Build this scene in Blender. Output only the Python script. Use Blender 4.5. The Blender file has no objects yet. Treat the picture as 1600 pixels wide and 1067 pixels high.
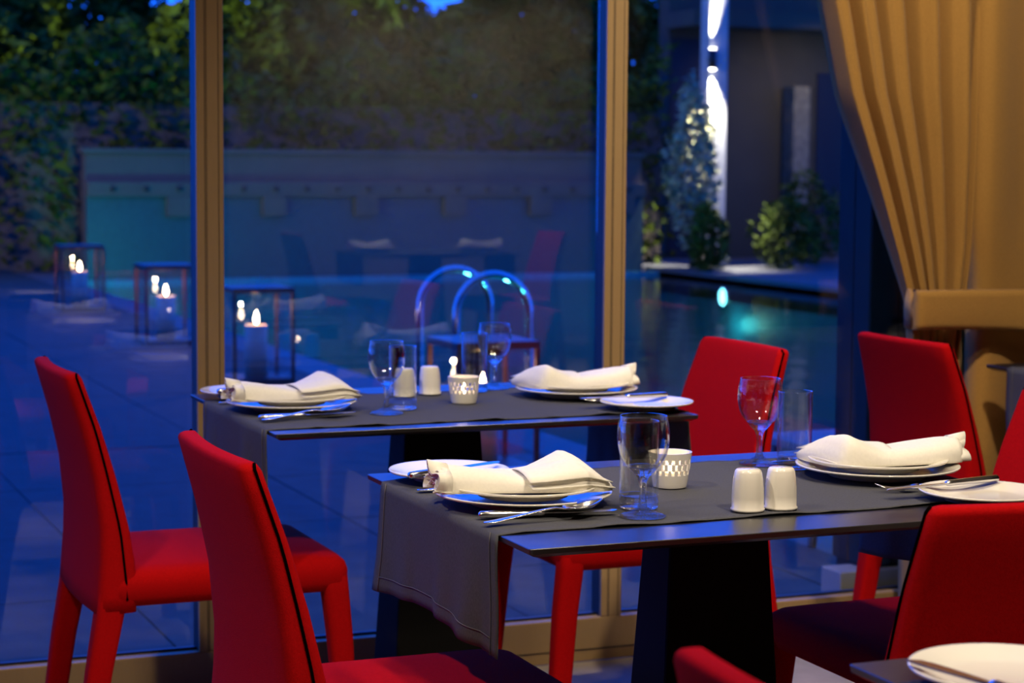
import bpy, bmesh, math, random
from mathutils import Vector, Matrix
random.seed(7)
S = bpy.context.scene
C = S.collection
PI = math.pi
R = math.radians

# ------------------------------------------------------------------ camera
F_PX, PITCH, ROLL, YAW, HCAM = 3150.0, R(5.1), R(.41), R(22.4), 1.27
cd = bpy.data.cameras.new('camera'); cam = bpy.data.objects.new('camera', cd); C.objects.link(cam)
fw = Vector((math.sin(YAW)*math.cos(PITCH), math.cos(YAW)*math.cos(PITCH), -math.sin(PITCH)))
rt = Vector((math.cos(YAW), -math.sin(YAW), 0)); up = rt.cross(fw)
rt2 = math.cos(ROLL)*rt + math.sin(ROLL)*up; up2 = -math.sin(ROLL)*rt + math.cos(ROLL)*up
m3 = Matrix((rt2, up2, -fw)).transposed()
cam.matrix_world = Matrix.Translation((0, 0, HCAM)) @ m3.to_4x4()
cd.sensor_width = 36.0; cd.lens = 36.0*F_PX/1600.0; cd.clip_start = .05; cd.clip_end = 400
cd.dof.use_dof = True; cd.dof.focus_distance = 3.0; cd.dof.aperture_fstop = 7.0
S.camera = cam

# ------------------------------------------------------------------ view, world, lamps
vs = S.view_settings
vs.view_transform = 'Standard'; vs.look = 'None'; vs.gamma = 1; vs.use_curve_mapping = False; vs.exposure = 0.0
S.cycles.sample_clamp_indirect = 4.0
S.cycles.caustics_reflective = False
S.cycles.caustics_refractive = False
wd = bpy.data.worlds.new('dusk_sky'); S.world = wd; wd.use_nodes = True
nt = wd.node_tree; nt.nodes.clear()
wo = nt.nodes.new('ShaderNodeOutputWorld'); wb = nt.nodes.new('ShaderNodeBackground')
wg = nt.nodes.new('ShaderNodeNewGeometry'); wsx = nt.nodes.new('ShaderNodeSeparateXYZ'); wr = nt.nodes.new('ShaderNodeValToRGB')
nt.links.new(wg.outputs['Incoming'], wsx.inputs[0])
wm = nt.nodes.new('ShaderNodeMath'); wm.operation = 'MULTIPLY'; wm.inputs[1].default_value = -1
nt.links.new(wsx.outputs[2], wm.inputs[0]); nt.links.new(wm.outputs[0], wr.inputs[0])
wr.color_ramp.elements[0].position = 0.0; wr.color_ramp.elements[0].color = (.007, .12, .95, 1)
wr.color_ramp.elements[1].position = 1.0; wr.color_ramp.elements[1].color = (.003, .075, .62, 1)
_e = wr.color_ramp.elements.new(.40); _e.color = (.005, .10, .95, 1)
nt.links.new(wr.outputs[0], wb.inputs[0]); nt.links.new(wb.outputs[0], wo.inputs[0])
wb.inputs[1].default_value = 3.5

def spot(name, loc, target, power, color, cone=80, blend=.6, radius=.05):
    l = bpy.data.lights.new(name, 'SPOT'); l.energy = power; l.color = color
    l.spot_size = R(cone); l.spot_blend = blend; l.shadow_soft_size = radius
    o = bpy.data.objects.new(name, l); C.objects.link(o); o.location = loc
    o.rotation_euler = (Vector(target)-Vector(loc)).to_track_quat('-Z', 'Y').to_euler()
    return o
def point(name, loc, power, color, radius=.02):
    l = bpy.data.lights.new(name, 'POINT'); l.energy = power; l.color = color; l.shadow_soft_size = radius
    o = bpy.data.objects.new(name, l); C.objects.link(o); o.location = loc
    return o
WARM = (1.0, .83, .62)
# recessed ceiling downlights of the dining room (ceiling at 3.1 m, above the frame)
for (x, y, tx, ty, p) in ((1.25, 2.15, 1.4, 2.75, 70), (1.95, 2.3, 1.75, 2.8, 52), (1.2, 3.45, 1.45, 3.9, 46), (2.2, 3.3, 1.95, 3.9, 30),
                          (-.65, 2.3, .7, 3.0, 150), (1.5, .75, 1.5, 1.9, 220), (2.25, 2.9, 3.05, 4.45, 210), (4.1, -2.0, 3.9, -1.6, 420)):
    spot('ceiling_downlight', (x, y, 3.05), (tx, ty, 1.1 if ty > 4.4 else .6), p, WARM, 75, .7, .06)
# added lights on the unseen back wall, so its reflection veils the middle pane
for x in (4.2, 5.0, 5.8): spot('veil_wash_light', (x, -3.1, 3.0), (x, -4.2, 1.4), 85, WARM, 70, .8, .06)

# ------------------------------------------------------------------ materials
def mat(name, col, rough=.5, metal=0, noise=0, nscale=40, bump=0, bscale=400, spec=.5, sheen=0, emit=None, estr=0, coat=0, stretch=None, col2=None):
    m = bpy.data.materials.new(name); m.use_nodes = True
    n = m.node_tree.nodes; l = m.node_tree.links; b = n['Principled BSDF']
    b.inputs['Base Color'].default_value = (*col, 1); b.inputs['Roughness'].default_value = rough
    b.inputs['Metallic'].default_value = metal; b.inputs['Specular IOR Level'].default_value = spec
    b.inputs['Sheen Weight'].default_value = sheen; b.inputs['Coat Weight'].default_value = coat
    tc = n.new('ShaderNodeTexCoord'); src = tc.outputs['Object']
    if stretch:
        mp = n.new('ShaderNodeMapping'); mp.inputs['Scale'].default_value = stretch; l.new(src, mp.inputs[0]); src = mp.outputs[0]
    if noise or col2:
        t = n.new('ShaderNodeTexNoise'); t.inputs['Scale'].default_value = nscale; t.inputs['Detail'].default_value = 5
        l.new(src, t.inputs['Vector'])
        r = n.new('ShaderNodeValToRGB'); r.color_ramp.elements[0].position = .3; r.color_ramp.elements[1].position = .7
        c2 = col2 or tuple(min(1, c*(1+noise)) for c in col)
        r.color_ramp.elements[0].color = (*[c*(1-noise) for c in col], 1); r.color_ramp.elements[1].color = (*c2, 1)
        l.new(t.outputs['Fac'], r.inputs[0]); l.new(r.outputs[0], b.inputs['Base Color'])
    if bump:
        t2 = n.new('ShaderNodeTexNoise'); t2.inputs['Scale'].default_value = bscale; t2.inputs['Detail'].default_value = 3
        l.new(src, t2.inputs['Vector'])
        bp = n.new('ShaderNodeBump'); bp.inputs['Strength'].default_value = bump; bp.inputs['Distance'].default_value = .002
        l.new(t2.outputs['Fac'], bp.inputs['Height']); l.new(bp.outputs[0], b.inputs['Normal'])
    if emit:
        b.inputs['Emission Color'].default_value = (*emit, 1); b.inputs['Emission Strength'].default_value = estr
    return m
def pane_mat(name, f0, tint=(1, 1, 1), rough=0.0, power=5):
    m = bpy.data.materials.new(name); m.use_nodes = True
    n = m.node_tree.nodes; l = m.node_tree.links; n.remove(n['Principled BSDF']); out = n['Material Output']
    tr = n.new('ShaderNodeBsdfTransparent'); tr.inputs[0].default_value = (*tint, 1)
    gl = n.new('ShaderNodeBsdfGlossy'); gl.inputs['Roughness'].default_value = rough; gl.inputs['Color'].default_value = (.9, .95, 1, 1)
    lw = n.new('ShaderNodeLayerWeight'); lw.inputs['Blend'].default_value = .5
    pw = n.new('ShaderNodeMath'); pw.operation = 'POWER'; pw.inputs[1].default_value = power
    ma = n.new('ShaderNodeMath'); ma.operation = 'MULTIPLY_ADD'; ma.inputs[1].default_value = 1-f0; ma.inputs[2].default_value = f0
    l.new(lw.outputs['Facing'], pw.inputs[0]); l.new(pw.outputs[0], ma.inputs[0])
    mx = n.new('ShaderNodeMixShader'); l.new(ma.outputs[0], mx.inputs[0]); l.new(tr.outputs[0], mx.inputs[1]); l.new(gl.outputs[0], mx.inputs[2])
    l.new(mx.outputs[0], out.inputs[0])
    return m
def glass_mat(name):
    m = mat(name, (1, 1, 1), 0.0); n = m.node_tree.nodes; l = m.node_tree.links; b = n['Principled BSDF']
    b.inputs['Transmission Weight'].default_value = 1; b.inputs['IOR'].default_value = 1.48
    tr = n.new('ShaderNodeBsdfTransparent'); tr.inputs[0].default_value = (.96, .97, .97, 1)
    mx = n.new('ShaderNodeMixShader'); mx.inputs[0].default_value = .58
    l.new(b.outputs[0], mx.inputs[1]); l.new(tr.outputs[0], mx.inputs[2]); l.new(mx.outputs[0], n['Material Output'].inputs[0])
    return m
def emit_mat(name, col, st):
    return mat(name, (0, 0, 0), .5, emit=col, estr=st)
M = dict(
    red=mat('red_chair_fabric', (.36, .002, .003), .9, noise=.12, nscale=300, bump=.5, bscale=900, spec=.05),
    seam=mat('black_zip_seam', (.002, .001, .001), .9, spec=0),
    table=mat('black_laminate', (.010, .010, .011), .30, noise=.3, nscale=30, spec=1.0),
    tbase=mat('black_table_base', (.003, .003, .003), .6, spec=.08),
    runner=mat('charcoal_linen', (.085, .087, .097), .9, noise=.18, nscale=250, bump=.5, bscale=1200, spec=.1, stretch=(1, 3, 1)),
    stitch=mat('grey_stitch', (.12, .115, .11), .9),
    porc=mat('cream_porcelain', (.80, .77, .69), .12, noise=.02, nscale=8, spec=.5, coat=.3),
    napkin=mat('ivory_napkin_cotton', (.82, .79, .70), .95, noise=.03, nscale=200, bump=.3, bscale=1500, spec=.1, sheen=.1),
    steel=mat('polished_steel', (.78, .76, .73), .22, 1, noise=.05, nscale=50),
    glass=glass_mat('clear_glass'),
    bronze=mat('bronze_aluminium', (.36, .235, .105), .45, .1, noise=.04, nscale=15, stretch=(20, 20, 1)),
    gasket=mat('black_gasket', (.006, .006, .007), .5),
    pane=pane_mat('window_glass', .05),
    thin=pane_mat('thin_drinking_glass', .04, (.96, .965, .965), 0, 3.4),
    lpane=pane_mat('lantern_glass', .05),
    floor=mat('beige_floor_tile', (.30, .25, .20), .75, noise=.12, nscale=12, spec=.15),
    plaster=mat('dark_plaster', (.04, .034, .028), .9, noise=.1, nscale=6),
    backwall=mat('veil_panel_cream', (.38, .33, .27), .9, noise=.08, nscale=4),
    ceil=mat('ceiling_plaster', (.22, .19, .16), .9, noise=.05, nscale=6),
    curtain=mat('tan_curtain_cloth', (.40, .215, .055), .9, noise=.12, nscale=350, bump=.4, bscale=1000, spec=.1, sheen=.1),
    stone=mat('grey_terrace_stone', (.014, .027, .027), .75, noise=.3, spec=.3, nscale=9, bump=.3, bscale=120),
    grout=mat('dark_grout', (.016, .016, .017), .9, noise=.1),
    coping=mat('pool_coping_stone', (.05, .05, .053), .6, noise=.12, nscale=12),
    pool=mat('teal_pool_tile', (.014, .12, .15), .4, noise=.15, nscale=20),
    gwall=mat('garden_wall_render', (.046, .034, .026), .8, noise=.12, nscale=4),
    gwall2=mat('teal_lit_wall', (.010, .028, .026), .5, noise=.2, nscale=15),  # teal pool light put into the wall colour
    leaf=mat('dark_green_leaf', (.03, .042, .003), .7, noise=.5, nscale=3, spec=.08, col2=(.06, .085, .006)),
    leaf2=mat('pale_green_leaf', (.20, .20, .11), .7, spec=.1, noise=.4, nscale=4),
    bark=mat('brown_bark', (.06, .045, .03), .9, noise=.3, nscale=20),
    white=mat('white_render', (.22, .22, .21), .8, noise=.05, nscale=8),
    facade=mat('ochre_facade', (.030, .026, .012), .9, noise=.1, nscale=3),
    facade2=mat('pale_stone_blocks', (.10, .09, .05), .9, noise=.4, nscale=14),
    darkpanel=mat('dark_window_panel', (.008, .008, .010), .5, spec=.2),
    pier=mat('dark_blue_grey_board', (.014, .013, .015), .7, spec=.2, noise=.2, nscale=8, stretch=(30, 30, 1)),
    chrome=mat('chrome_tube', (.38, .36, .38), .1, 1, noise=.03),
    lantern=mat('rust_brown_metal', (.09, .035, .03), .35, .4, noise=.2, nscale=30),
    wax=mat('ivory_wax', (.40, .31, .25), .5, noise=.05, nscale=30),
    flame=emit_mat('candle_flame', (1.0, .72, .40), 40.0),
    tealight=emit_mat('tealight_flame', (1.0, .70, .40), 25.0),
    lampglow=emit_mat('white_lamp_lens', (1.0, .97, .88), 20.0),
    poolglow=emit_mat('cyan_pool_lens', (.45, .95, 1.0), 22.0),
    wick=mat('black_wick', (.01, .01, .01), .9),
)
M['wax'].node_tree.nodes['Principled BSDF'].inputs['Subsurface Weight'].default_value = .3
M['wax'].node_tree.nodes['Principled BSDF'].inputs['Subsurface Radius'].default_value = (.03, .015, .008)
# water: transparent with Fresnel gloss and small ripples
M['water'] = pane_mat('pool_water', .03, (.35, .80, .88), .03)
_n = M['water'].node_tree.nodes; _l = M['water'].node_tree.links
_t = _n.new('ShaderNodeTexNoise'); _t.inputs['Scale'].default_value = 3.0; _t.inputs['Detail'].default_value = 3
_tc = _n.new('ShaderNodeTexCoord'); _l.new(_tc.outputs['Object'], _t.inputs['Vector'])
_b = _n.new('ShaderNodeBump'); _b.inputs['Strength'].default_value = .25; _b.inputs['Distance'].default_value = .03
_l.new(_t.outputs['Fac'], _b.inputs['Height'])
for nn in _n:
    if nn.type == 'BSDF_GLOSSY': _l.new(_b.outputs[0], nn.inputs['Normal'])

# ------------------------------------------------------------------ mesh helpers
def mesh(name, vs_, fs, m, parent=None, smooth=True, loc=None):
    me = bpy.data.meshes.new(name); me.from_pydata([tuple(v) for v in vs_], [], fs); me.update()
    if m: me.materials.append(m)
    if smooth:
        for p in me.polygons: p.use_smooth = True
    o = bpy.data.objects.new(name, me); C.objects.link(o)
    if parent: o.parent = parent
    if loc: o.location = loc
    return o
def from_bm(name, bm, m, parent=None, smooth=False):
    me = bpy.data.meshes.new(name); bmesh.ops.recalc_face_normals(bm, faces=bm.faces); bm.to_mesh(me); bm.free()
    if m: me.materials.append(m)
    if smooth:
        for p in me.polygons: p.use_smooth = True
    o = bpy.data.objects.new(name, me); C.objects.link(o)
    if parent: o.parent = parent
    return o
def bm_box(bm, a, b, bev=0, seg=2):
    a = Vector(a); b = Vector(b); c = (a+b)/2; d = b-a
    g = bmesh.ops.create_cube(bm, size=1, matrix=Matrix.Translation(c) @ Matrix.Diagonal((*d, 1)))
    if bev:
        es = {e for v in g['verts'] for e in v.link_edges}
        bmesh.ops.bevel(bm, geom=list(es), offset=bev, segments=seg, profile=.5, affect='EDGES')
def box(name, a, b, m, parent=None, bev=0, seg=2):
    bm = bmesh.new(); bm_box(bm, a, b, bev, seg)
    o = from_bm(name, bm, m, parent, smooth=False)
    return o
def loft(name, loops, m, parent=None, closed=True, caps=True, smooth=True):
    n = len(loops[0]); vs_ = [p for lp in loops for p in lp]; fs = []
    for i in range(len(loops)-1):
        for j in range(n if closed else n-1):
            k = (j+1) % n
            fs.append((i*n+j, i*n+k, (i+1)*n+k, (i+1)*n+j))
    if caps and closed:
        fs.append(tuple(range(n-1, -1, -1))); fs.append(tuple(range((len(loops)-1)*n, len(loops)*n)))
    bm = bmesh.new(); bv = [bm.verts.new(p) for p in vs_]
    for f in fs:
        try: bm.faces.new([bv[i] for i in f])
        except ValueError: pass
    bmesh.ops.remove_doubles(bm, verts=bm.verts, dist=1e-5)
    return from_bm(name, bm, m, parent, smooth)
def lathe(name, prof, m, parent=None, seg=40, mod=None):
    loops = []
    for r, z in prof:
        loops.append([((r*(1+(mod(t) if mod else 0)))*math.cos(t), (r*(1+(mod(t) if mod else 0)))*math.sin(t), z) for t in [2*PI*i/seg for i in range(seg)]])
    return loft(name, loops, m, parent, caps=False)
def tube(name, pts, rad, m, parent=None, seg=10):
    pts = [Vector(p) for p in pts]; loops = []
    prevn = None
    for i, p in enumerate(pts):
        t = (pts[min(i+1, len(pts)-1)]-pts[max(i-1, 0)]).normalized()
        if prevn is None:
            ref = Vector((0, 0, 1)) if abs(t.z) < .9 else Vector((1, 0, 0)); nn = t.cross(ref).normalized()
        else: nn = (prevn - t*prevn.dot(t)).normalized()
        prevn = nn; b = t.cross(nn); r = rad[i] if isinstance(rad, (list, tuple)) else rad
        loops.append([tuple(p + nn*r*math.cos(a) + b*r*math.sin(a)) for a in [2*PI*k/seg for k in range(seg)]])
    return loft(name, loops, m, parent)
def rrect(cx, cy, hx, hy, z, rad, n=4):
    pts = []
    for (sx, sy, a0) in ((1, 1, 0), (-1, 1, PI/2), (-1, -1, PI), (1, -1, 3*PI/2)):
        for k in range(n+1):
            a = a0 + PI/2*k/n
            pts.append((cx+sx*(hx-rad)+rad*math.cos(a), cy+sy*(hy-rad)+rad*math.sin(a), z))
    return pts
def empty(name, loc=(0, 0, 0), rz=0):
    o = bpy.data.objects.new(name, None); C.objects.link(o); o.location = loc; o.rotation_euler = (0, 0, rz); o.empty_display_size = .05
    return o
def tag(o, label, cat, group=None):
    o['label'] = label; o['category'] = cat
    if group: o['group'] = group
    return o
def struct(o, label=None):
    o['kind'] = 'structure'
    if label: o['label'] = label
    return o
def copy_tree(o, parent=None):
    c = o.copy(); C.objects.link(c); c.parent = parent
    for ch in list(o.children): copy_tree(ch, c)
    return c
def put(o, loc, rz, label, cat, group=None):
    o.location = loc; o.rotation_euler = (0, 0, rz)
    return tag(o, label, cat, group)
def interp(tab, x):
    if x <= tab[0][0]: return tab[0][1]
    for (a, va), (b, vb) in zip(tab, tab[1:]):
        if x <= b:
            t = (x-a)/(b-a); t = t*t*(3-2*t) if False else t
            return va+(vb-va)*t
    return tab[-1][1]

# ------------------------------------------------------------------ room shell
YW = 4.60            # inner face of the window wall
struct(box('floor', (-3.2, -4.2, -.06), (6.2, 4.60, 0), M['floor']), 'beige tiled dining room floor')
struct(box('ceiling', (-3.2, -4.2, 3.1), (6.2, 4.78, 3.2), M['ceil']))
struct(box('wall_back', (-3.2, -4.3, 0), (6.2, -4.2, 3.1), M['plaster']))
struct(box('veil_panel', (3.45, -4.2, 0), (6.2, -4.17, 3.1), M['backwall']), 'pale panel added on the unseen back wall to veil the glass')  # added panel, brightens the reflection in the middle pane
struct(box('wall_left', (-3.3, -4.2, 0), (-3.2, 4.7, 3.1), M['plaster']))
struct(box('wall_right', (6.2, -4.2, 0), (6.3, 4.7, 3.1), M['plaster']))
struct(box('wall_window', (3.30, 4.62, 0), (6.2, 4.78, 3.1), M['plaster']))
# glazed window wall: bronze bottom rail and mullions, black gaskets, one pane in each bay
win = struct(empty('window_1', (0, YW, 0)), 'tall glazed window wall with bronze aluminium frame')
mull = [(-3.2, -3.14), (-2.03, -1.965), (-.985, -.92), (.06, .125), (1.104, 1.169), (2.147, 2.205), (3.20, 3.30)]
r_ = box('bottom_rail', (-3.2, 0, 0), (3.30, .035, .112), M['bronze'], win, .003)
box('rail_groove', (-3.2, -.001, .030), (3.30, .004, .033), M['gasket'], r_)
box('bottom_sill_body', (-3.2, .035, 0), (3.30, .16, .085), M['gasket'], win)
box('top_rail', (-3.2, 0, 2.98), (3.30, .16, 3.1), M['bronze'], win, .003)
for i, (a, b) in enumerate(mull):
    mo = box('mullion', (a, 0, .112), (b, .012, 2.98), M['bronze'], win, .002)
    box('mullion_core', (a, .012, .085), (b, .058, 2.98), M['gasket'], win)
    for fx in (.30, .36, .80):
        box('groove', (a+(b-a)*fx, -.0006, .112), (a+(b-a)*fx+.0015, .002, 2.98), M['gasket'], mo)
for (a, b), (a2, b2) in zip(mull, mull[1:]):
    box('glass_pane', (b, .045, .085), (a2, .055, 2.98), M['pane'], win)
    box('gasket', (b, .03, .085), (a2, .045, .118), M['gasket'], win)

# ------------------------------------------------------------------ terrace and pool
PX0, PX1, PY0, PY1 = 3.75, 11.0, 4.9, 22.0
ter = struct(box('terrace_floor', (-14, 4.76, -.30), (3.45, 34, -.02), M['grout']), 'blue dusk-lit stone paved terrace outside the window')
bm = bmesh.new(); bm_box(bm, (0, 0, -.03), (.995, .995, 0), .002, 1)
t0 = from_bm('paving_tile', bm, M['stone'], ter)
first = True
for i in range(-4, 3):
    for j in range(0, 22):
        if i < -1 and j < 3: continue
        o = t0 if first else t0.copy()
        if not first: C.objects.link(o); o.parent = ter
        first = False
        x = 1.169+i; y = 4.79+j
        w = min(.995, 3.448-x)
        o.location = (x, y, random.uniform(-.0015, .0015)); o.scale = (w/.995, 1, 1)
cop = struct(box('pool_coping', (3.45, 4.76, -.30), (3.75, 22.0, -.004), M['coping'], None, .006), 'stone coping along the pool edge')
struct(box('terrace_far', (11.0, 4.76, -.30), (30, 34, -.004), M['coping']))
struct(box('terrace_back', (3.45, 22.35, -.30), (11.0, 34, -.004), M['coping']))
bas = struct(empty('pool_basin', (0, 0, 0)), 'teal tiled swimming pool basin')
box('basin_floor', (3.75, 4.76, -1.5), (11.0, 22.0, -1.4), M['pool'], bas)
box('basin_side', (3.65, 4.76, -1.4), (3.75, 22.0, -.05), M['pool'], bas)
box('basin_side', (11.0, 4.76, -1.4), (11.1, 22.0, -.05), M['pool'], bas)
box('basin_side', (3.75, 4.66, -1.4), (11.0, 4.76, -.05), M['pool'], bas)
box('basin_side', (3.75, 22.0, -1.4), (11.0, 22.1, -.05), M['pool'], bas)
wat = struct(mesh('pool_water', [(3.75, 4.76, -.09), (11, 4.76, -.09), (11, 22, -.09), (3.75, 22, -.09)], [(0, 1, 2, 3)], M['water'], None, False), 'teal blue pool water lit from below')
# underwater pool lamp on the far side wall
pl = empty('pool_lamp', (10.98, 20.3, -.25))
lathe('lamp_ring', [(.10, -.02), (.12, -.02), (.12, .03), (.10, .03), (.10, -.02)], M['chrome'], pl).rotation_euler = (0, -PI/2, 0)
lathe('lens', [(0, .03), (.06, .028), (.10, .01)], M['poolglow'], pl).rotation_euler = (0, -PI/2, 0)
tag(pl, 'round cyan underwater lamp glowing at the far side of the pool', 'pool light')
for (x, y, p) in ((3.86, 19.5, 280), (3.86, 14.5, 280), (3.86, 9.8, 220), (3.86, 6.2, 150), (10.85, 20.0, 16)):
    point('pool_light', (x, y, -.55), p, (.18, .95, .85), .1)
# overflow wall at the pool end
gw = empty('garden_wall', (0, 22.0, 0))
box('wall_body', (4.08, .12, -.1), (10.80, .34, 1.33), M['gwall'], gw)
box('wall_cap', (4.04, .08, 1.33), (10.84, .38, 1.385), M['gwall'], gw, .006)
ldg = box('ledge', (4.08, -.02, .86), (10.80, .12, 1.02), M['gwall'], gw, .006)
box('teal_lit_face', (4.08, .06, -.1), (10.80, .12, .86), M['gwall2'], gw)  # lower wall coloured teal to stand for the pool lamps' glow
for k in range(18):
    s_ = lathe('water_nozzle', [(0, .012), (.028, .012), (.028, -.02), (0, -.02)], M['darkpanel'], ldg, 12)
    s_.rotation_euler = (PI/2, 0, 0); s_.location = (4.35+k*.3655, -.03, .945)
for k in range(6):
    box('overflow_block', (4.95+k*1.085, -.03, .64), (5.22+k*1.085, .06, .86), M['gwall'], gw, .004)
tag(gw, 'long low overflow wall with ledge and nozzles at the pool end', 'wall')

# pool ladder handrails: two chrome hoops over the pool edge
lad = empty('pool_ladder', (3.79, 9.72, 0))
for y in (.27, -.27):
    pts = [(-.2, y, 0)]+[(-.2, y, .12*k) for k in range(1, 5)]
    pts += [(-.2*math.cos(a), y, .50+.2*math.sin(a)) for a in [PI*k/16 for k in range(1, 17)]]
    pts += [(.2, y, .50-.15*k) for k in range(1, 8)]
    tube('handrail', pts, .021, M['chrome'], lad, 12)
    lathe('floor_flange', [(.045, 0), (.045, .012), (.024, .02)], M['chrome'], lad, 16).location = (-.2, y, 0)
for z in (-.3, -.5):
    box('ladder_step', (.17, -.27, z), (.25, .27, z+.025), M['chrome'], lad, .004)
tag(lad, 'chrome pool ladder with two arched handrails at the pool edge', 'pool ladder')

# lanterns with pillar candles along the pool edge
def make_lantern():
    w, h, t = .18, .55, .020
    e = empty('lantern')
    box('top_plate', (-w, -w, h-.03), (w, w, h), M['lantern'], e, .003)
    box('bottom_plate', (-w, -w, 0), (w, w, .035), M['lantern'], e, .003)
    for sx in (-1, 1):
        for sy in (-1, 1):
            box('corner_post', (sx*w-(t if sx > 0 else 0), sy*w-(t if sy > 0 else 0), .035), (sx*w+(t if sx < 0 else 0), sy*w+(t if sy < 0 else 0), h-.03), M['lantern'], e, .002)
    for s in (-1, 1):
        a = s*(w-.012)
        box('glass_pane', (-w+t, a-.002, .035), (w-t, a+.002, h-.03), M['lpane'], e)
        box('glass_pane', (a-.002, -w+t, .035), (a+.002, w-t, h-.03), M['lpane'], e)
    return e
def make_candle(r=.065, h=.29):
    e = empty('pillar_candle')
    wx = lathe('wax_body', [(0, 0), (r, 0), (r, h), (r-.006, h+.004), (r-.012, h-.004), (0, h-.012)], M['wax'], e, 32)
    tube('wick', [(0, 0, h-.014), (.001, 0, h), (.003, 0, h+.012)], .0016, M['wick'], wx, 6)
    f = lathe('flame', [(0, 0), (.009, .010), (.0145, .026), (.012, .045), (.006, .066), (0, .082)], M['flame'], e, 16)
    f.location = (.001, 0, h+.004)
    return e
lan0, can0 = make_lantern(), make_candle()
LT = [(3.016, 7.63, 'brown metal candle lantern standing beside the pool ladder, behind the far table glasses'),
      (3.03, 11.2, 'brown metal candle lantern past the pool ladder, beside the bronze mullion'),
      (3.08, 13.75, 'brown metal candle lantern between the mullion lantern and the last lantern'),
      (3.08, 17.0, 'small distant brown metal candle lantern, last one before the garden wall')]
CL = ['lit pillar candle in the lantern beside the pool ladder', 'lit pillar candle in the lantern next to the bronze mullion',
      'lit pillar candle in the middle terrace lantern', 'lit pillar candle in the last lantern before the garden wall']
for i, (x, y, lb) in enumerate(LT):
    l = lan0 if i == 0 else copy_tree(lan0); c = can0 if i == 0 else copy_tree(can0)
    put(l, (x, y, .0), 0, lb, 'lantern', 'candle lanterns along the pool')
    put(c, (x, y, .036), 0, CL[i], 'candle', 'candles in the lanterns')
    point('candle_light', (x, y, .425), 3.5, (1, .62, .30), .012)

# low white stool on the terrace behind the pier (one leg shows)
st = empty('terrace_stool', (3.66, 5.95, 0))
box('stool_top', (-.20, -.20, .30), (.20, .20, .33), M['white'], st, .006)
for sx in (-1, 1):
    for sy in (-1, 1):
        tube('leg', [(sx*.14, sy*.14, .30), (sx*.21, sy*.21, 0)], [.02, .016], M['white'], st, 10)
tag(st, 'low white terrace stool with splayed legs beside the dark pier', 'stool')

# dark clad pier outside, right of the window
pr = empty('pier', (3.17, 4.98, 0))
box('pier_core', (.012, .012, 0), (.6, .17, 3.4), M['pier'], pr)
for k in range(6): box('board', (.002+k*.1, 0, .10), (.097+k*.1, .012, 3.4), M['pier'], pr, .002, 1)
for k in range(2): box('board', (0, .004+k*.088, .10), (.012, .089+k*.088, 3.4), M['pier'], pr, .002, 1)
box('plinth', (-.09, -.02, 0), (.62, .09, .09), M['white'], pr, .004)
tag(pr, 'dark board-clad pier with pale plinth outside the glass by the curtain', 'pier')

# ------------------------------------------------------------------ column with up and down wall lamp, building, planting
colm = empty('white_column', (11.77, 22.12, 0))
box('shaft', (-.125, -.125, .12), (.125, .125, 4.2), M['white'], colm, .01)
box('column_base', (-.16, -.16, 0), (.16, .16, .12), M['white'], colm, .01)
tag(colm, 'tall square white column with a spotlight beyond the pool', 'column')
wl = empty('wall_lamp', (11.66, 21.95, 2.53))
lathe('lamp_body', [(0, -.12), (.05, -.12), (.05, .12), (0, .12)], M['darkpanel'], wl, 20)
box('bracket', (-.02, .04, -.03), (.02, .09, .03), M['darkpanel'], wl)
lathe('lens', [(0, -.128), (.042, -.128), (.042, -.121)], M['lampglow'], wl, 16)
lathe('lens', [(0, .128), (.042, .128), (.042, .121)], M['lampglow'], wl, 16)
tag(wl, 'cylindrical up and down lamp on the white column', 'wall lamp')
spot('wall_lamp_down', (11.66, 21.93, 2.39), (11.50, 21.95, 0), 2200, (1, .95, .82), 68, .8, .03)
spot('wall_lamp_up', (11.66, 21.93, 2.67), (11.68, 22.0, 5), 1500, (1, .95, .82), 40, .8, .03)
bd = empty('villa', (0, 24.0, 0))
box('front_wall', (12.1, 0, 0), (24, .3, 4.1), M['facade'], bd)
box('dark_bay', (12.12, -.03, 0), (12.9, 0, 2.9), M['darkpanel'], bd)
box('window', (14.35, -.03, .6), (17.0, 0, 2.5), M['darkpanel'], bd)
box('eave', (12.0, -.9, 3.02), (24, 0, 3.22), M['facade'], bd)
box('stone_pillar', (13.80, -.35, 0), (14.05, -.05, 2.3), M['facade2'], bd, .01)
tag(bd, 'dim ochre villa with dark glazing beyond the pool', 'building')

def leaves(name, pts_fn, n, size, m, parent):
    vs_ = []; fs = []
    for i in range(n):
        p = Vector(pts_fn()); a = random.uniform(0, 2*PI); e = random.uniform(-.9, .9); s = size*random.uniform(.6, 1.3)
        u = Vector((math.cos(a)*math.cos(e), math.sin(a)*math.cos(e), math.sin(e)))
        v = u.cross(Vector((random.uniform(-1, 1), random.uniform(-1, 1), random.uniform(-1, 1)))).normalized()
        b = len(vs_)
        vs_ += [p-u*s*.5, p+v*s*.22, p+u*s*.5, p-v*s*.22]; fs.append((b, b+1, b+2, b+3))
    return mesh(name, vs_, fs, m, parent, False)
def blob(cx, cy, cz, rx, ry, rz):
    def f():
        while True:
            d = Vector((random.gauss(0, 1), random.gauss(0, 1), random.gauss(0, 1))).normalized()
            r = random.uniform(.55, 1.0)**.6*(1+.18*math.sin(5*d.x+3*d.z)+.14*math.sin(7*d.y-4*d.z+cx))
            return (cx+d.x*rx*r, cy+d.y*ry*r, cz+d.z*rz*r)
    return f
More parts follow.
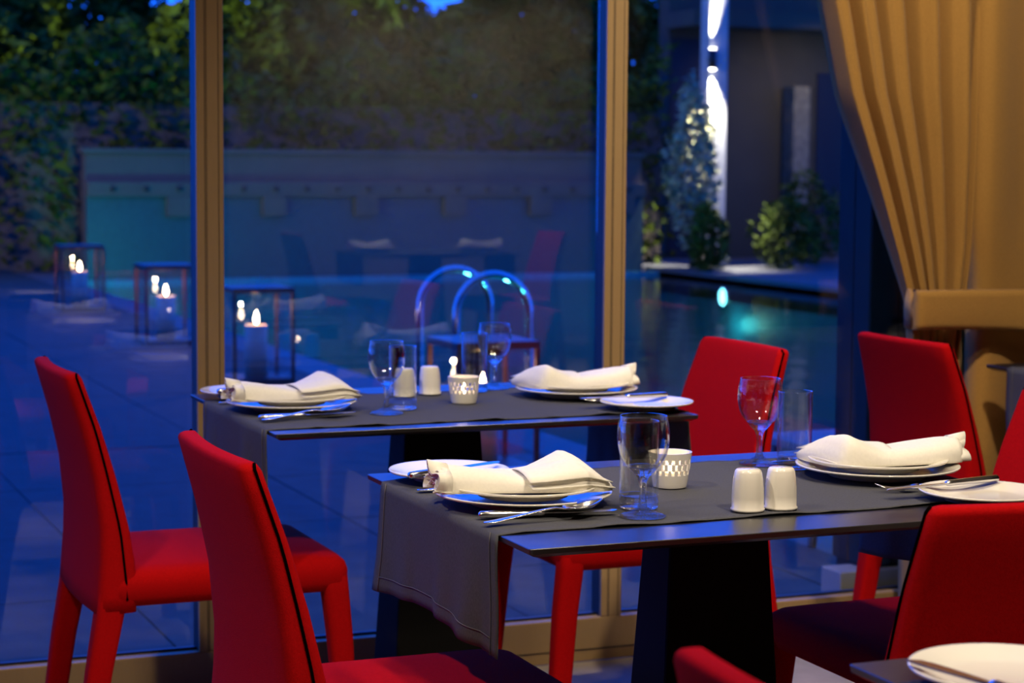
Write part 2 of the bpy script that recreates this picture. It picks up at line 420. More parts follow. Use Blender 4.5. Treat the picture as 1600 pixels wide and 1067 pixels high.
def tree(x, y, r, top, label, n=11000, m='leaf', base=1.2):
    e = empty('tree', (x, y, 0)); h = (top-base)/2
    tube('trunk', [(0, 0, 0), (.03, .02, base+h*.5), (0, .05, base+h*1.2)], [.09, .07, .03], M['bark'], e, 8)
    leaves('crown', blob(0, 0, base+h*.9, r, r*.9, h*.9), n, .24, M[m], e)
    tag(e, label, 'tree', 'trees behind the garden wall')
tl = [(3.4, 28.0, 1.5, 4.5, 'dark tree beyond the lantern end of the garden wall'), (5.9, 32.2, 1.6, 5.0, 'rounded tree behind the lantern end of the garden wall'),
      (7.6, 28.2, 1.5, 4.5, 'leafy green tree behind the garden wall, between lanterns and pool ladder'), (10.4, 32.2, 1.6, 4.9, 'darker tree behind the middle of the garden wall'),
      (11.7, 28.0, 1.5, 4.7, 'bright green tree behind the garden wall, between ladder and column'), (14.9, 32.2, 1.6, 5.0, 'green tree behind the column end of the garden wall'),
      (1.2, 32.2, 1.6, 4.9, 'dark tree farthest from the villa'), (15.9, 28.2, 1.5, 4.5, 'green tree behind the white column')]
for a in tl: tree(*a)
# dense hedge behind the wall
hg = empty('hedge', (0, 23.1, 0))
def hfz(x, y, t): return (x, y, t*(2.45+.22*math.sin(1.7*x)+.18*math.sin(4.3*x+1)+.10*math.sin(11*x)))
def hf():
    x = random.uniform(-2, 11.6); return hfz(x, random.uniform(-.35, .35), random.uniform(0, 1)**.7)
leaves('hedge_leaves', hf, 16000, .16, M['leaf'], hg)
box('hedge_core', (-2, -.12, 0), (11.5, .12, 1.9), M['bark'], hg)
tag(hg, 'long dense dark hedge behind the pool garden wall', 'hedge')
sh = empty('climbing_shrub', (11.30, 21.74, 0))
tube('stem', [(0, 0, 0), (.05, .02, .8), (-.03, 0, 1.6)], [.03, .025, .015], M['bark'], sh, 8)
leaves('leaves', blob(.02, 0, 1.25, .32, .24, .92), 2200, .10, M['leaf2'], sh)
tag(sh, 'pale lit climbing shrub against the white column', 'shrub')
for (x, y, r, h, lb) in ((11.25, 21.18, .24, .75, 'low dark bush in front of the climbing shrub'), (12.45, 21.4, .42, .8, 'low dark bush between the white column and the villa'), (13.5, 22.7, .5, 1.1, 'dark bush in front of the villa')):
    e = empty('bush', (x, y, 0)); tube('stem', [(0, 0, 0), (0, 0, h*.5)], .02, M['bark'], e, 6)
    leaves('leaves', blob(0, 0, h*.5, r, r, h*.52), 900, .11, M['leaf'], e); tag(e, lb, 'bush')
# garden lamps on tall posts above the frame light the crowns
for (x, y, tx, ty, p) in ((-5.5, 22.0, 4.6, 28.5, 20000), (23.0, 20.0, 12.0, 29.0, 26000)):
    spot('garden_lamp', (x, y, 4.6), (tx, ty, 4.3), p, (.85, 1.0, .25), 32, .9, .15)
spot('hedge_fill', (-4.0, 17.5, 2.6), (5.5, 23.0, 1.9), 1800, (1.0, .85, .45), 50, .9, .15)  # added warm fill for the hedge, no fixture there
spot('villa_fill', (13.7, 22.2, 2.9), (13.9, 23.9, 1.4), 110, (1, .80, .42), 110, .9, .1)  # warm fill added in front of the villa and its pillar

# ------------------------------------------------------------------ curtain
cur = empty('curtain', (0, 4.47, 0))
LB = [(0, 2.99), (.80, 2.985), (.90, 2.975), (1.02, 2.93), (1.2, 2.86), (1.45, 2.755), (1.70, 2.692), (2.2, 2.56), (3.05, 2.40)]
RB = [(0, 3.11), (.80, 3.12), (.90, 3.135), (1.05, 3.15), (1.3, 3.16), (1.7, 3.165), (3.05, 3.20)]
nu, nv = 140, 70; vs_ = []; fs = []
for j in range(nv+1):
    z = .02+3.03*j/nv
    xl, xr = interp(LB, z), interp(RB, z); d = abs(z-.9)
    amp = .018+.026*min(1, d/.5)
    for i in range(nu+1):
        u = i/nu
        # narrow folds by the free edge, wider towards the straight panel
        ph = 2*PI*(5.2*u**.9)
        y = -amp*(2*abs(math.sin(ph*.5))**.8-1)*(.8+.35*math.sin(2.1*ph*.5+1.1)) + .010*math.sin(9*u+z*2.2)
        vs_.append((xl+(xr-xl)*u + .006*math.cos(ph), y+.012, z))
for j in range(nv):
    for i in range(nu):
        a = j*(nu+1)+i; fs.append((a, a+1, a+nu+2, a+nu+1))
o = mesh('gathered_panel', vs_, fs, M['curtain'], cur); sm = o.modifiers.new('thick', 'SOLIDIFY'); sm.thickness = .004
vs_ = []; fs = []
for j in range(41):
    z = .02+3.03*j/40; k = math.exp(-((z-.9)/.16)**2)
    x0 = 3.155+.02*k+.03*max(0, (.8-z)); x1 = 4.3
    for i in range(61):
        u = i/60; x = x0+(x1-x0)*u
        y = -.022*(1-k*.6)*math.sin(2*PI*(3.1*u)+.9)-.012*math.sin(13*u+.7+z*.8)*(1-k) + .012
        if i == 0: y += .04
        if i == 1: y += .012
        vs_.append((x, y, z))
for j in range(40):
    for i in range(60):
        a = j*61+i; fs.append((a, a+1, a+62, a+61))
o = mesh('straight_panel', vs_, fs, M['curtain'], cur); sm = o.modifiers.new('thick', 'SOLIDIFY'); sm.thickness = .004
# tieback: padded band wrapped round the gathered cloth
loops = []
for i in range(41):
    u = i/40
    if u < .12:
        a = u/.12*PI/2; x = 2.972-.018*math.sin(a)+0; y = .05-.10*u/.12; x = 2.985-.035*math.sin(a)
    else:
        x = 2.950+(u-.12)/.88*.75; y = -.050-.006*math.sin(u*9)
    zt = .948-.01*u; zb = .842-.018*u+.004*math.sin(u*7)
    lp = []
    for (dy, z) in ((0, zt), (-.010, zt-.006), (-.012, zt-.02), (-.009, (zt+zb)/2), (-.012, zb+.015), (-.008, zb+.003), (0, zb), (.006, (zt+zb)/2)):
        lp.append((x, y+dy, z))
    loops.append(lp)
loft('tieback', loops, M['curtain'], cur)
tag(cur, 'tan floor-length curtain drawn aside with a wide tieback', 'curtain')

# ------------------------------------------------------------------ tables
TW, TL, TH = .70, .905, .75
def make_table():
    e = empty('dining_table')
    hx, hy = TL/2, TW/2
    loft('tabletop', [rrect(0, 0, hx-.012, hy-.012, TH-.014, .004, 2), rrect(0, 0, hx-.001, hy-.001, TH-.008, .004, 2), rrect(0, 0, hx, hy, TH-.001, .004, 2), rrect(0, 0, hx-.001, hy-.001, TH, .004, 2)], M['table'], e, smooth=False)
    loft('pedestal', [rrect(0, 0, .125, .085, .014, .006, 2), rrect(0, 0, .085, .048, TH-.03, .006, 2)], M['tbase'], e, smooth=False)
    box('mounting_plate', (-.2, -.16, TH-.03), (.2, .16, TH-.013), M['tbase'], e, .003)
    box('foot_plate', (-.24, -.22, 0), (.24, .22, .014), M['tbase'], e, .004)
    return e
def make_runner(seed, drop=.170, yoff=0):
    rnd = random.Random(seed); hw = .2525; hx = TL/2; vs_ = []; fs = []
    path = []          # (x, z, t) along the runner; t is 0 on the top and grows down the drop
    n1, n2 = 14, 44
    for i in range(n1): t = 1-i/n1; path.append((-1, t))
    for i in range(n2+1): path.append((0, -1+2*i/n2))
    for i in range(n1): path.append((1, (i+1)/n1))
    nvv = 40; p1, p2, p3 = [rnd.uniform(0, 6) for _ in range(3)]
    for (sd, t) in path:
        for k in range(nvv+1):
            v = k/nvv; y = -hw+2*hw*v; ed = abs(2*v-1)**6
            if sd == 0:
                x = t*(hx+.0035); rr = max(0, abs(t)-.985)/.015
                z = TH+.0018+ed*ed*(.0006+.0055*max(0, math.sin(11*t+p1+3*v)-.55) + .004*max(0, math.sin(23*t+p2)-.6))-rr*.0015
                yy = y+.003*math.sin(9*t+p3)
            else:
                fold = .010*math.sin(2*PI*(1.6*v)+p1*sd)+.006*math.sin(2*PI*3.7*v+p2)
                x = sd*(hx+.0045+t**1.2*max(-.003, fold*1.1))
                z = TH-.002-drop*t*(1+.04*math.sin(5*v+p3)); yy = y+.004*math.sin(6*t+p1)*t
            vs_.append((x, yy+yoff, z))
    n = nvv+1
    for i in range(len(path)-1):
        for k in range(nvv): fs.append((i*n+k, i*n+k+1, (i+1)*n+k+1, (i+1)*n+k))
    e = empty('table_runner')
    o = mesh('cloth', vs_, fs, M['runner'], e); sm = o.modifiers.new('thick', 'SOLIDIFY'); sm.thickness = .0014; sm.offset = 1
    # stitched hem lines 2.5 cm inside the edges of each drop
    for sd, rows in ((-1, range(0, n1+1)), (1, range(n1+n2, len(path)))):
        rows = list(rows)
        for k in (2, nvv-2):
            pts = [Vector(vs_[i*n+k])+Vector((sd*.0012, 0, .0)) for i in rows]; tube('hem_stitch', pts, .0008, M['stitch'], o, 5)
        i = rows[2] if sd < 0 else rows[-3]
        tube('hem_stitch', [Vector(vs_[i*n+k])+Vector((sd*.0012, 0, 0)) for k in range(2, nvv-1)], .0008, M['stitch'], o, 5)
    return e
tab0 = make_table()
T = {'near': (1.4975, 2.8165), 'far': (1.4875, 4.036), 'corner': (1.5675, 1.427), 'curtain': (3.6, 4.032), 'mirror': (3.95, -1.6)}
TLAB = {'near': 'black rectangular dining table with two shakers and sharpest place settings', 'far': 'black rectangular dining table set close to the window',
        'corner': 'black dining table of which only a corner with bread plate shows', 'curtain': 'black dining table in front of the tan curtain',
        'mirror': 'black dining table visible as a reflection in the window glass'}
RLAB = {'near': 'charcoal linen runner draped over the near table end', 'far': 'charcoal linen runner on the table by the window',
        'corner': 'charcoal linen runner on the cut-off corner table', 'curtain': 'dark linen runner on the table by the curtain',
        'mirror': 'charcoal linen runner on the table reflected in the window'}
for i, k in enumerate(T):
    t = tab0 if i == 0 else copy_tree(tab0)
    x, y = T[k]
    put(t, (x, y, 0), 0, TLAB[k], 'table', 'dining tables')
    rn = make_runner(3+i); yo = {'near': .011, 'far': -.043}.get(k, 0)
    put(rn, (x, y+yo, 0), 0, RLAB[k], 'table runner', 'table runners')

# ------------------------------------------------------------------ chairs
def make_chair():
    e = empty('dining_chair')
    XO = [(.40, -.240), (.45, -.236), (.50, -.232), (.56, -.231), (.66, -.241), (.75, -.261), (.858, -.292)]
    HW = [(.40, .214), (.45, .214), (.60, .209), (.75, .198), (.858, .187)]
    TK = [(.40, .076), (.45, .074), (.50, .066), (.56, .056), (.66, .043), (.75, .038), (.858, .032)]
    SX = [(.40, -.184), (.446, -.184), (.56, -.195), (.66, -.216), (.75, -.237), (.858, -.272)]
    def section(z, shrink=0.0):
        xo, hw, tk = interp(XO, z), interp(HW, z)-shrink, interp(TK, z)-shrink
        r = min(.014, tk*.42); bow = .012; pts = []
        N = 10
        outer = [(xo+shrink*.5, y) for y in [hw-r-2*(hw-r)*k/N for k in range(N+1)]]
        loop = []
        for k in range(N+1):      # outer face (+y to -y)
            y = (hw-r)*(1-2*k/N); loop.append((xo+shrink*.5-bow*(1-(y/hw)**2), y))
        for k in range(1, 5):
            a = PI/2*k/4; loop.append((xo+shrink*.5+r-r*math.cos(a), -(hw-r)-r*math.sin(a)))
        for k in range(0, 4):
            a = PI/2*k/4; loop.append((xo+shrink*.5+tk-r+r*math.sin(a), -(hw-r)-r*math.cos(a)))
        for k in range(N+1):
            y = -(hw-r)*(1-2*k/N); loop.append((xo+shrink*.5+tk-bow*(1-(y/hw)**2), y))
        for k in range(1, 5):
            a = PI/2*k/4; loop.append((xo+shrink*.5+tk-r+r*math.cos(a), (hw-r)+r*math.sin(a)))
        for k in range(0, 4):
            a = PI/2*k/4; loop.append((xo+shrink*.5+r-r*math.sin(a), (hw-r)+r*math.cos(a)))
        return [(p[0], p[1], z) for p in loop]
    zs = [.40+.452*k/14 for k in range(15)]
    loops = [section(.397, .012)]+[section(z) for z in zs]
    loops += [section(.857, .003), section(.861, .008), section(.863, .015)]
    br = loft('backrest', loops, M['red'], e)
    # dark zip seam down each side edge of the back
    for s in (-1, 1):
        pts = []
        for k in range(15):
            z = .425+.43*k/14; pts.append((interp(SX, z), s*(interp(HW, z)+.0005), z))
        pts.append((pts[-1][0]+.001, s*(interp(HW, .858)-.006), .8625))
        tube('zip_seam', pts, .0024, M['seam'], br, 6)
    # seat: soft rounded pad
    loops = []
    for z, ins, rad in ((.408, .022, .02), (.414, .008, .022), (.430, .001, .024), (.452, 0, .026), (.468, .004, .03), (.478, .014, .04), (.484, .034, .06), (.487, .075, .07), (.4885, .13, .05)):
        loops.append(rrect(.025, 0, .24-ins, .217-ins, z, max(.012, rad-ins*.2), 6))
    loft('seat', loops, M['red'], e)
    for s in (-1, 1):
        def leg(name, pts, secs, r):
            lp = []
            for (x, y, z), (a, b) in zip(pts, secs): lp.append(rrect(x, y, a, b, z, min(a, b)*r, 4))
            loft(name, lp, M['red'], e)
        leg('leg', [(.272, s*.196, 0), (.262, s*.194, .15), (.249, s*.190, .32), (.239, s*.190, .41), (.236, s*.188, .44), (.225, s*.180, .465)], [(.019, .019), (.022, .021), (.025, .024), (.0265, .0265), (.027, .027), (.022, .022)], .6)
        leg('leg', [(-.278, s*.193, 0), (-.258, s*.191, .13), (-.236, s*.189, .28), (-.2135, s*.187, .40), (-.2105, s*.186, .44), (-.205, s*.180, .50)], [(.019, .019), (.022, .021), (.0245, .024), (.0275, .0272), (.0270, .0265), (.018, .02)], .5)
    return e
ch0 = make_chair()
CH = [((.975, 2.80), 0, 'red upholstered chair under the runner end of the near table, zip seam showing'),
      ((.957, 4.02), 0, 'red upholstered chair at the window table, seen beside the terrace glass with its seat whole'),
      ((1.957, 4.03), PI, 'red upholstered chair at the window table, its back against the pool view'),
      ((2.936, 4.03), 0, 'red upholstered chair standing right in front of the curtain and tieback'),
      ((2.035, 2.90), PI, 'red upholstered chair tucked under the shaded end of the near table'),
      ((1.579, 2.270), R(85), 'red upholstered chair on the long side of the near table, back to the corner table'),
      ((1.055, 1.315), 0, 'red upholstered chair at the cut-off corner table, only its top showing'),
      ((3.43, -1.6), 0, 'red upholstered chair reflected in the window glass, at the near end of the reflected table'),
      ((4.47, -1.6), PI, 'red upholstered chair reflected in the window glass, at the far end of the reflected table')]
for i, ((x, y), rz, lb) in enumerate(CH):
    c = ch0 if i == 0 else copy_tree(ch0)
    put(c, (x, y, 0), rz, lb, 'chair', 'red dining chairs')

# ------------------------------------------------------------------ tableware
ZT = TH+.0040        # top of the runner
def plate(name, d, h=.017):
    r = d/2
    prof = [(0, .003), (r*.52, .003), (r*.55, 0), (r*.60, 0), (r*.62, .004), (r*.80, h*.62), (r*.985, h-.003), (r, h-.0008), (r*.995, h+.0008), (r*.97, h+.0002), (r*.78, h*.70), (r*.68, .0075), (r*.58, .0058), (0, .0058)]
    return lathe(name, prof, M['porc'], None, 64)
din0 = plate('dinner_plate', .272, .019); up0 = plate('side_plate', .232, .017); bre0 = plate('bread_plate', .198, .016)
def make_wine():
    e = empty('wine_glass')
    foot = [(0, 0), (.034, 0), (.0348, .0012), (.030, .0035), (.016, .0075), (.0075, .013), (.0058, .022), (.0052, .035), (.0056, .048), (.0085, .057), (.016, .0645), (.0235, .0732), (.0215, .0738), (.013, .0685), (.006, .0665), (0, .0660)]
    lathe('stem_and_foot', foot, M['glass'], e, 48)
    o = [(.0237, .0734), (.0300, .0815), (.0352, .0925), (.0382, .106), (.0390, .117), (.0380, .132), (.0348, .1475)]
    inn = [(.0344, .1482), (.0336, .1475), (.0367, .132), (.0377, .117), (.0369, .106), (.0340, .0935), (.0290, .0827), (.0226, .0745)]
    lathe('bowl', o+inn, M['thin'], e, 48)
    return e
def make_tumbler():
    e = empty('tumbler'); r = .0295
    lathe('base', [(0, 0), (r-.003, 0), (r-.0005, .0015), (r, .005), (r, .020), (r-.002, .0195), (r-.006, .0165), (r-.013, .0155), (0, .0150)], M['glass'], e, 48)
    lathe('wall', [(r, .0202), (r, .130), (r-.0006, .1315), (r-.0014, .130), (r-.0018, .0202)], M['thin'], e, 48)
    return e
def make_shaker():
    e = empty('shaker')
    r = .0238
    lathe('shaker_body', [(0, 0), (r+.0005, 0), (r+.0018, .0015), (r+.0015, .0035), (r, .0055), (r*1.0, .02), (r*.98, .034), (r*.93, .047), (r*.86, .057), (r*.80, .0605), (r*.70, .0625), (0, .0632)], M['porc'], e, 60, lambda t: .012*abs(math.sin(6*t)))
    for k in range(3):
        h = lathe('pour_hole', [(0, .0002), (.0011, .0002), (.0011, -.001)], M['seam'], e, 8); h.location = (.006*math.cos(2.1*k), .006*math.sin(2.1*k), .0629)
    return e
def make_votive():
    e = empty('votive_holder')
    nseg, rows = 72, 22; H_ = .056; th = .003
    def rad(z): return .0265+(.035-.0265)*(z/H_)**.8
    vo = []; 
    hole = set()
    rnd = random.Random(5)
    # staggered rows of leaf-shaped openings in the upper band
    for (rc, hh, off) in ((8.6, 1.7, 0), (12.5, 1.7, 2), (16.4, 1.7, 0)):
        for k in range(18):
            c0 = k*4+off+1.5
            for j in range(rows):
                for i in range(nseg):
                    di = (i-c0+nseg/2) % nseg-nseg/2
                    if (di/1.55)**2+((j-rc)/hh)**2 < .98: hole.add((i, j))
    vs_ = []; fs = []
    for lay in (0, 1):
        for j in range(rows+1):
            z = H_*j/rows if lay == 0 else .003+(H_-.003)*j/rows
            for i in range(nseg):
                a = 2*PI*i/nseg; r = rad(z)-(th if lay else 0)
                vs_.append((r*math.cos(a), r*math.sin(a), z))
    off = (rows+1)*nseg
    def vid(l, i, j): return l*off+j*nseg+i % nseg
    for j in range(rows):
        for i in range(nseg):
            if (i, j) in hole:
                for (di, dj, p, q) in ((1, 0, (i+1, j), (i+1, j+1)), (-1, 0, (i, j+1), (i, j)), (0, 1, (i+1, j+1), (i, j+1)), (0, -1, (i, j), (i+1, j))):
                    if (((i+di) % nseg), j+dj) not in hole:
                        fs.append((vid(0, *p), vid(0, *q), vid(1, *q), vid(1, *p)))
            else:
                fs.append((vid(0, i, j), vid(0, i+1, j), vid(0, i+1, j+1), vid(0, i, j+1)))
                fs.append((vid(1, i, j+1), vid(1, i+1, j+1), vid(1, i+1, j), vid(1, i, j)))
    for i in range(nseg): fs.append((vid(0, i, rows), vid(0, i+1, rows), vid(1, i+1, rows), vid(1, i, rows)))
    fs.append(tuple(vid(0, i, 0) for i in range(nseg-1, -1, -1))); fs.append(tuple(vid(1, i, 0) for i in range(nseg)))
    mesh('ceramic_cup', vs_, fs, M['porc'], e, False)
    lathe('tealight', [(0, .0035), (.019, .0035), (.019, .018), (.0175, .018), (.0165, .0155), (0, .0155)], M['wax'], e, 24)
    lathe('flame', [(0, .018), (.0035, .022), (.005, .028), (.0035, .036), (0, .045)], M['tealight'], e, 12)
    return e
def make_knife():
    e = empty('knife'); lp = []
    for x, w, h in ((0, .004, .003), (.003, .0075, .0052), (.02, .0082, .0056), (.06, .0070, .0050), (.085, .0055, .0045), (.092, .0065, .0050), (.097, .0055, .0040), (.10, .0045, .0022)):
        lp.append([(x, w*math.cos(a), .0056+h*math.sin(a)) for a in [2*PI*k/14 for k in range(14)]])
    loft('handle', lp, M['steel'], e)
    lp = []
    for x, y0, y1, t in ((.099, -.004, .004, .0016), (.11, -.006, .006, .0013), (.15, -.0085, .0075, .0011), (.185, -.0095, .0075, .0010), (.20, -.0075, .0070, .0009), (.208, -.001, .0055, .0006), (.211, .003, .0045, .0004)):
        lp.append([(x, y0, .0056-t*.2), (x, (y0+y1)/2, .0056-t), (x, y1, .0056-t), (x, y1, .0056+t), (x, (y0+y1)/2, .0056+t), (x, y0, .0056+t*.2)])
    loft('blade', lp, M['steel'], e, smooth=False)
    return e
def handle_loops(pts):
    lp = []
    for x, w, z, t in pts: lp.append([(x, w*math.cos(a), z+t*math.sin(a)) for a in [2*PI*k/12 for k in range(12)]])
    return lp
HP = [(0, .003, .0025, .001), (.004, .0085, .0025, .0013), (.02, .0095, .003, .0015), (.06, .0065, .0065, .0015), (.095, .0038, .010, .0016), (.115, .0030, .0105, .0016), (.128, .0034, .008, .0016)]
def make_spoon():
    e = empty('spoon')
    loft('handle', handle_loops(HP+[(.138, .006, .006, .0014)]), M['steel'], e)
    vs_ = []; fs = []; n, mm = 12, 8
    for i in range(n+1):
        u = i/n; x = .130+.064*u; w = .0205*math.sin(PI*(u*.94+.06)**.8)**.75 if u < 1 else .0
        for j in range(mm+1):
            v = -1+2*j/mm; dep = .0085*math.sin(PI*min(1, u*.95+.05))*(1-v*v)
            vs_.append((x, w*v, .0095-dep+.006*u*u))
    for i in range(n):
        for j in range(mm): a = i*(mm+1)+j; fs.append((a, a+1, a+mm+2, a+mm+1))
    b = mesh('bowl', vs_, fs, M['steel'], e); sm = b.modifiers.new('thick', 'SOLIDIFY'); sm.thickness = .0011
    return e
def make_fork():
    e = empty('fork')
    loft('handle', handle_loops(HP), M['steel'], e)
    lp = []
    for x, w, z, t in ((.124, .0034, .0085, .0015), (.134, .009, .0055, .0011), (.145, .0118, .0035, .001), (.152, .0122, .003, .001)):
        lp.append([(x, -w, z-t+.002*1), (x, 0, z-t), (x, w, z-t+.002), (x, w, z+t+.002), (x, 0, z+t), (x, -w, z+t+.002)])
    loft('neck', lp, M['steel'], e)
    for k in range(4):
        y = -.0102+.0068*k
        tube('tine', [(.150, y, .0045), (.165, y, .0040), (.180, y, .0065), (.192, y, .0110)], [.0019, .0017, .0014, .0006], M['steel'], e, 8)
    return e
def make_napkin(seed):
    """folded cloth napkin: rolled ruffled end at -x, folded flap with a raised corner at +x"""
    rnd = random.Random(seed); e = empty('napkin')
    L = .240; ns, nt_ = 34, 36; loops = []
    WD = [(0, .036), (.12, .042), (.4, .052), (.62, .062), (.80, .070), (.93, .070), (1, .060)]
    HT = [(0, .034), (.10, .033), (.3, .027), (.50, .021), (.62, .023), (.86, .042), (.92, .038), (1, .014)]
    for i in range(ns+1):
        s = i/ns; w, h = interp(WD, s), interp(HT, s); lp = []
        for k in range(nt_):
            a = 2*PI*k/nt_; c, sn = math.cos(a), math.sin(a)
            y = w*math.copysign(abs(c)**.75, c)
            if sn >= 0:
                z = .006+h*abs(sn)**.62
                tilt = interp([(0, 0), (.55, 0), (.88, .45), (1, .30)], s)
                z += tilt*h*(y/w)*sn                      # raised corner on the far side
                z += .0022*math.sin(9*s+3*y/w+seed)*sn*(1-s*.4)
            else: z = .006*(1-abs(sn)**.5)
            # flap end is cut slantwise, lower front corner reaches farther
            x = -L*.5+L*s - (.014*(y/w) if s > .6 else 0)*max(0, (s-.6)/.4)
            lp.append((x, y+.006*math.sin(2.4*s+seed), z))
        loops.append(lp)
    fb = loft('folded_body', loops, M['napkin'], e)
    # layered flap edges along the wide end
    for q in range(2):
        vs_ = []; fs = []
        for i in range(15):
            s = .52+.48*i/14
            for j in range(7):
                v = j/6; y = -.072+.128*v; x = -L*.5+L*s-.014*(y/.07)*max(0, (s-.6)/.4)-.004*q
                z = .007+.008*q+interp(HT, min(1, s))*(.42+.30*q)*math.sin(PI*min(1, .12+.80*v))*(1-.55*max(0, s-.85)/.15)
                vs_.append((x, y, z))
        for i in range(14):
            for j in range(6): a = i*7+j; fs.append((a, a+1, a+8, a+7))
        o = mesh('fold_layer', vs_, fs, M['napkin'], e); sm = o.modifiers.new('t', 'SOLIDIFY'); sm.thickness = .0016
    # ruffled layers showing at the rolled end
    for q in range(4):
        vs_ = []; fs = []; n = 40; sc = 1-.22*q
        for j in range(2):
            x = -L*.5+.012-j*(.026-.003*q)
            for k in range(n+1):
                a = PI*(-.10+1.20*k/n); wob = 1+.26*math.sin(5*a+q*1.7+seed)*(.2+.8*j)
                vs_.append((x+.004*math.sin(3*a+q)*j, .036*sc*math.cos(a)*wob, .008+.002*q+.033*sc*math.sin(a)*wob*(1 if math.sin(a) > 0 else .4)))
        for k in range(n): fs.append((k, k+1, n+2+k, n+1+k))
        o = mesh('ruffle', vs_, fs, M['napkin'], fb); sm = o.modifiers.new('t', 'SOLIDIFY'); sm.thickness = .0014
    return e
wine0, tum0, shk0, vot0, kn0, sp0, fk0, nap0 = make_wine(), make_tumbler(), make_shaker(), make_votive(), make_knife(), make_spoon(), make_fork(), make_napkin(1)
used = set()
def place(p, loc, rz, label, cat, group):
    o = p if p.name not in used else copy_tree(p)
    used.add(p.name)
    put(o, loc, rz, label, cat, group)
    return o
G_ = dict(din='dinner plates', up='side plates under the napkins', bre='bread plates', wine='wine glasses', tum='tumblers', shk='salt and pepper shakers', vot='pierced votive holders', nap='folded napkins', cut='cutlery')
def setting(x, y, rz, where, nrot=0, napdx=0):
    """plate stack and napkin; rz = 0 for a guest sitting at -x"""
    place(din0, (x, y, ZT), 0, 'cream dinner plate under the smaller plate '+where, 'plate', G_['din'])
    place(up0, (x, y, ZT+.0125), 0, 'cream smaller plate stacked beneath the napkin '+where, 'plate', G_['up'])
    c, s = math.cos(rz), math.sin(rz)
    place(nap0, (x+napdx*c, y+napdx*s, ZT+.0205), rz+nrot, 'folded ivory cloth napkin '+where, 'napkin', G_['nap'])
NL, NR, FL, FR = 'at the runner-draped end of the near table', 'at the shaker end of the near table', 'by the mullion end of the window table', 'at the pool-side end of the window table'
setting(1.172, 2.795, 0, NL, R(-6), -.012); setting(1.833, 2.845, PI, NR, R(-10), -.015)
setting(1.165, 4.027, 0, FL, R(4), -.005); setting(1.829, 4.06, PI, FR, R(176-180), 0)
place(bre0, (1.148, 3.050, ZT), 0, 'cream bread plate behind the napkin '+NL, 'plate', G_['bre'])
place(bre0, (1.853, 2.577, ZT-.001), 0, 'cream bread plate with a knife resting on it, near the tucked red chair', 'plate', G_['bre'])
place(bre0, (1.132, 4.272, ZT), 0, 'cream bread plate behind the napkin '+FL, 'plate', G_['bre'])
place(bre0, (1.872, 3.795, ZT), 0, 'cream bread plate '+FR, 'plate', G_['bre'])
place(bre0, (1.215, 1.640, ZT), 0, 'cream bread plate on the cut-off corner table', 'plate', G_['bre'])
place(bre0, (3.375, 4.40-.12, ZT), 0, 'cream plate on the table in front of the curtain', 'plate', G_['bre'])
place(wine0, (1.292, 2.628, ZT), 0, 'stemmed wine glass standing sharp beside the spoon on the near table', 'wine glass', G_['wine'])
place(wine0, (1.708, 3.022, ZT), 0, 'stemmed wine glass behind the tumbler and the two shakers', 'wine glass', G_['wine'])
place(wine0, (1.328, 3.895, ZT), 0, 'stemmed wine glass by the single shaker on the window table', 'wine glass', G_['wine'])
place(wine0, (1.707, 4.246, ZT), 0, 'stemmed wine glass behind the votive on the window table', 'wine glass', G_['wine'])
place(tum0, (1.318, 2.694, ZT), 0, 'straight tumbler directly behind the sharp wine glass', 'tumbler', G_['tum'])
place(tum0, (1.742, 2.962, ZT), 0, 'straight tumbler behind the two shakers on the near table', 'tumbler', G_['tum'])
place(tum0, (1.384, 3.955, ZT), 0, 'straight tumbler next to the shaker on the window table', 'tumbler', G_['tum'])
place(tum0, (1.642, 4.205, ZT), 0, 'straight tumbler behind the votive on the window table', 'tumbler', G_['tum'])
place(shk0, (1.461, 2.617, ZT), .3, 'cream porcelain shaker of the near pair, the one closer to the votive', 'shaker', G_['shk'])
place(shk0, (1.516, 2.615, ZT), .1, 'cream porcelain shaker of the near pair, the one closer to the bread plate', 'shaker', G_['shk'])
place(shk0, (1.530, 4.190, ZT), .2, 'cream porcelain shaker beside the tumbler on the window table', 'shaker', G_['shk'])
place(shk0, (1.462, 4.165, ZT), .5, 'cream porcelain shaker seen through the tumbler on the window table', 'shaker', G_['shk'])
for (x, y, lb) in ((1.453, 2.858, 'pierced white ceramic votive holder glowing behind the sharp wine glass'), (1.545, 4.018, 'pierced white ceramic votive holder glowing on the window table')):
    place(vot0, (x, y, ZT), .4, lb, 'candle holder', G_['vot']); point('votive_flame_light', (x, y, ZT+.034), 1.1, (1, .68, .38), .004)
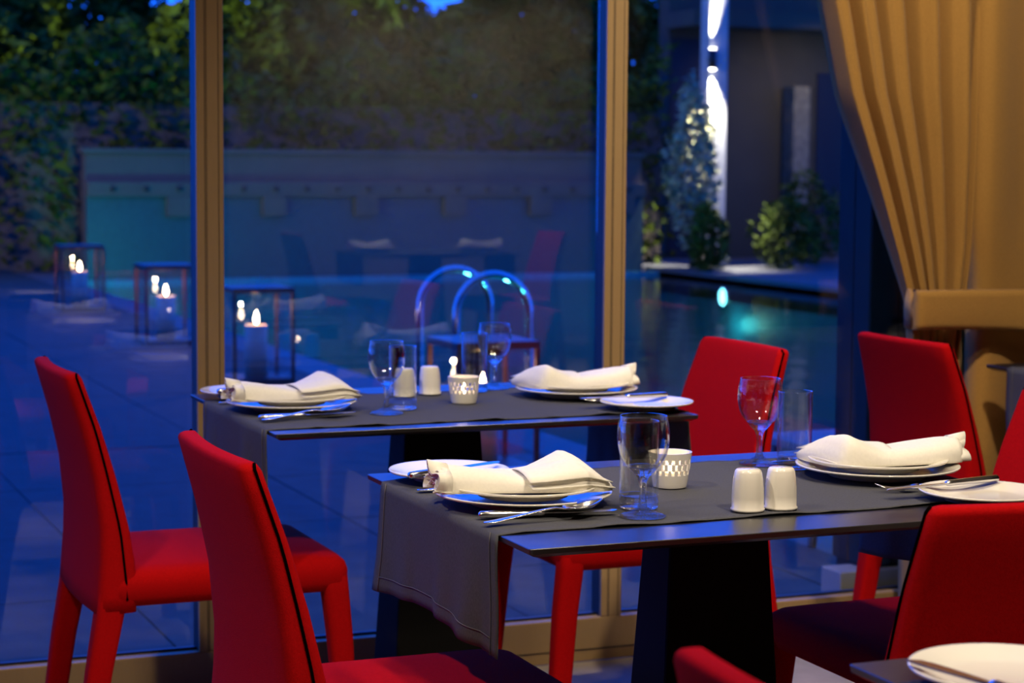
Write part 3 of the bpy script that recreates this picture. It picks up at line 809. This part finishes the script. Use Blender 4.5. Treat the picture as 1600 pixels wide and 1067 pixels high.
place(kn0, (1.058, 2.690, ZT), R(-9), 'steel table knife lying behind the spoon on the near runner', 'knife', G_['cut'])
s_ = place(sp0, (1.045, 2.634, ZT+.0015), R(5), 'steel spoon crossing the knife on the near runner', 'spoon', G_['cut']); s_.rotation_euler = (0, R(-2.6), R(4))
place(fk0, (1.055, 2.945, ZT), R(-5), 'steel fork mostly hidden behind the near ruffled napkin', 'fork', G_['cut'])
k_ = place(kn0, (1.050, 2.968, ZT+.017), R(25), 'steel butter knife on the bread plate behind the near ruffled napkin', 'knife', G_['cut'])
f_ = place(fk0, (1.925, 2.652, ZT), R(166), 'steel fork with tines beside the napkin at the shaker end', 'fork', G_['cut'])
k_ = place(kn0, (1.923, 2.636, ZT+.016), R(181), 'steel butter knife across the bread plate at the shaker end', 'knife', G_['cut']); k_.rotation_euler = (0, R(2), R(181))
place(kn0, (1.052, 3.870, ZT), R(6), 'steel knife lying beside the spoon on the window table', 'knife', G_['cut'])
s_ = place(sp0, (1.052, 3.846, ZT+.0015), R(9), 'steel spoon crossing the knife on the window table', 'spoon', G_['cut']); s_.rotation_euler = (0, R(-2.6), R(7))
place(fk0, (1.045, 4.165, ZT), R(0), 'steel fork by the bread plate behind the window table napkin', 'fork', G_['cut'])
place(kn0, (1.052, 4.205, ZT+.016), R(20), 'steel butter knife on the bread plate by the mullion', 'knife', G_['cut'])
f_ = place(fk0, (1.952, 3.85, ZT), R(150), 'steel fork beside the bread plate facing the ruffled napkin', 'fork', G_['cut'])
place(kn0, (1.945, 3.845, ZT+.016), R(183), 'steel butter knife on the bread plate facing the ruffled napkin', 'knife', G_['cut'])
k_ = place(kn0, (1.165, 1.475, ZT+.017), R(101), 'steel butter knife on the bread plate of the corner table', 'knife', G_['cut'])
place(kn0, (1.93, 2.99, ZT), R(176), 'steel table knife behind the napkin at the shaker end', 'knife', G_['cut'])
# the table seen reflected in the window
setting(3.62, -1.6, 0, 'on the reflected table, nearer the reflected mullion', 0); setting(4.28, -1.6, PI, 'on the reflected table, farther from the mullion', 0)
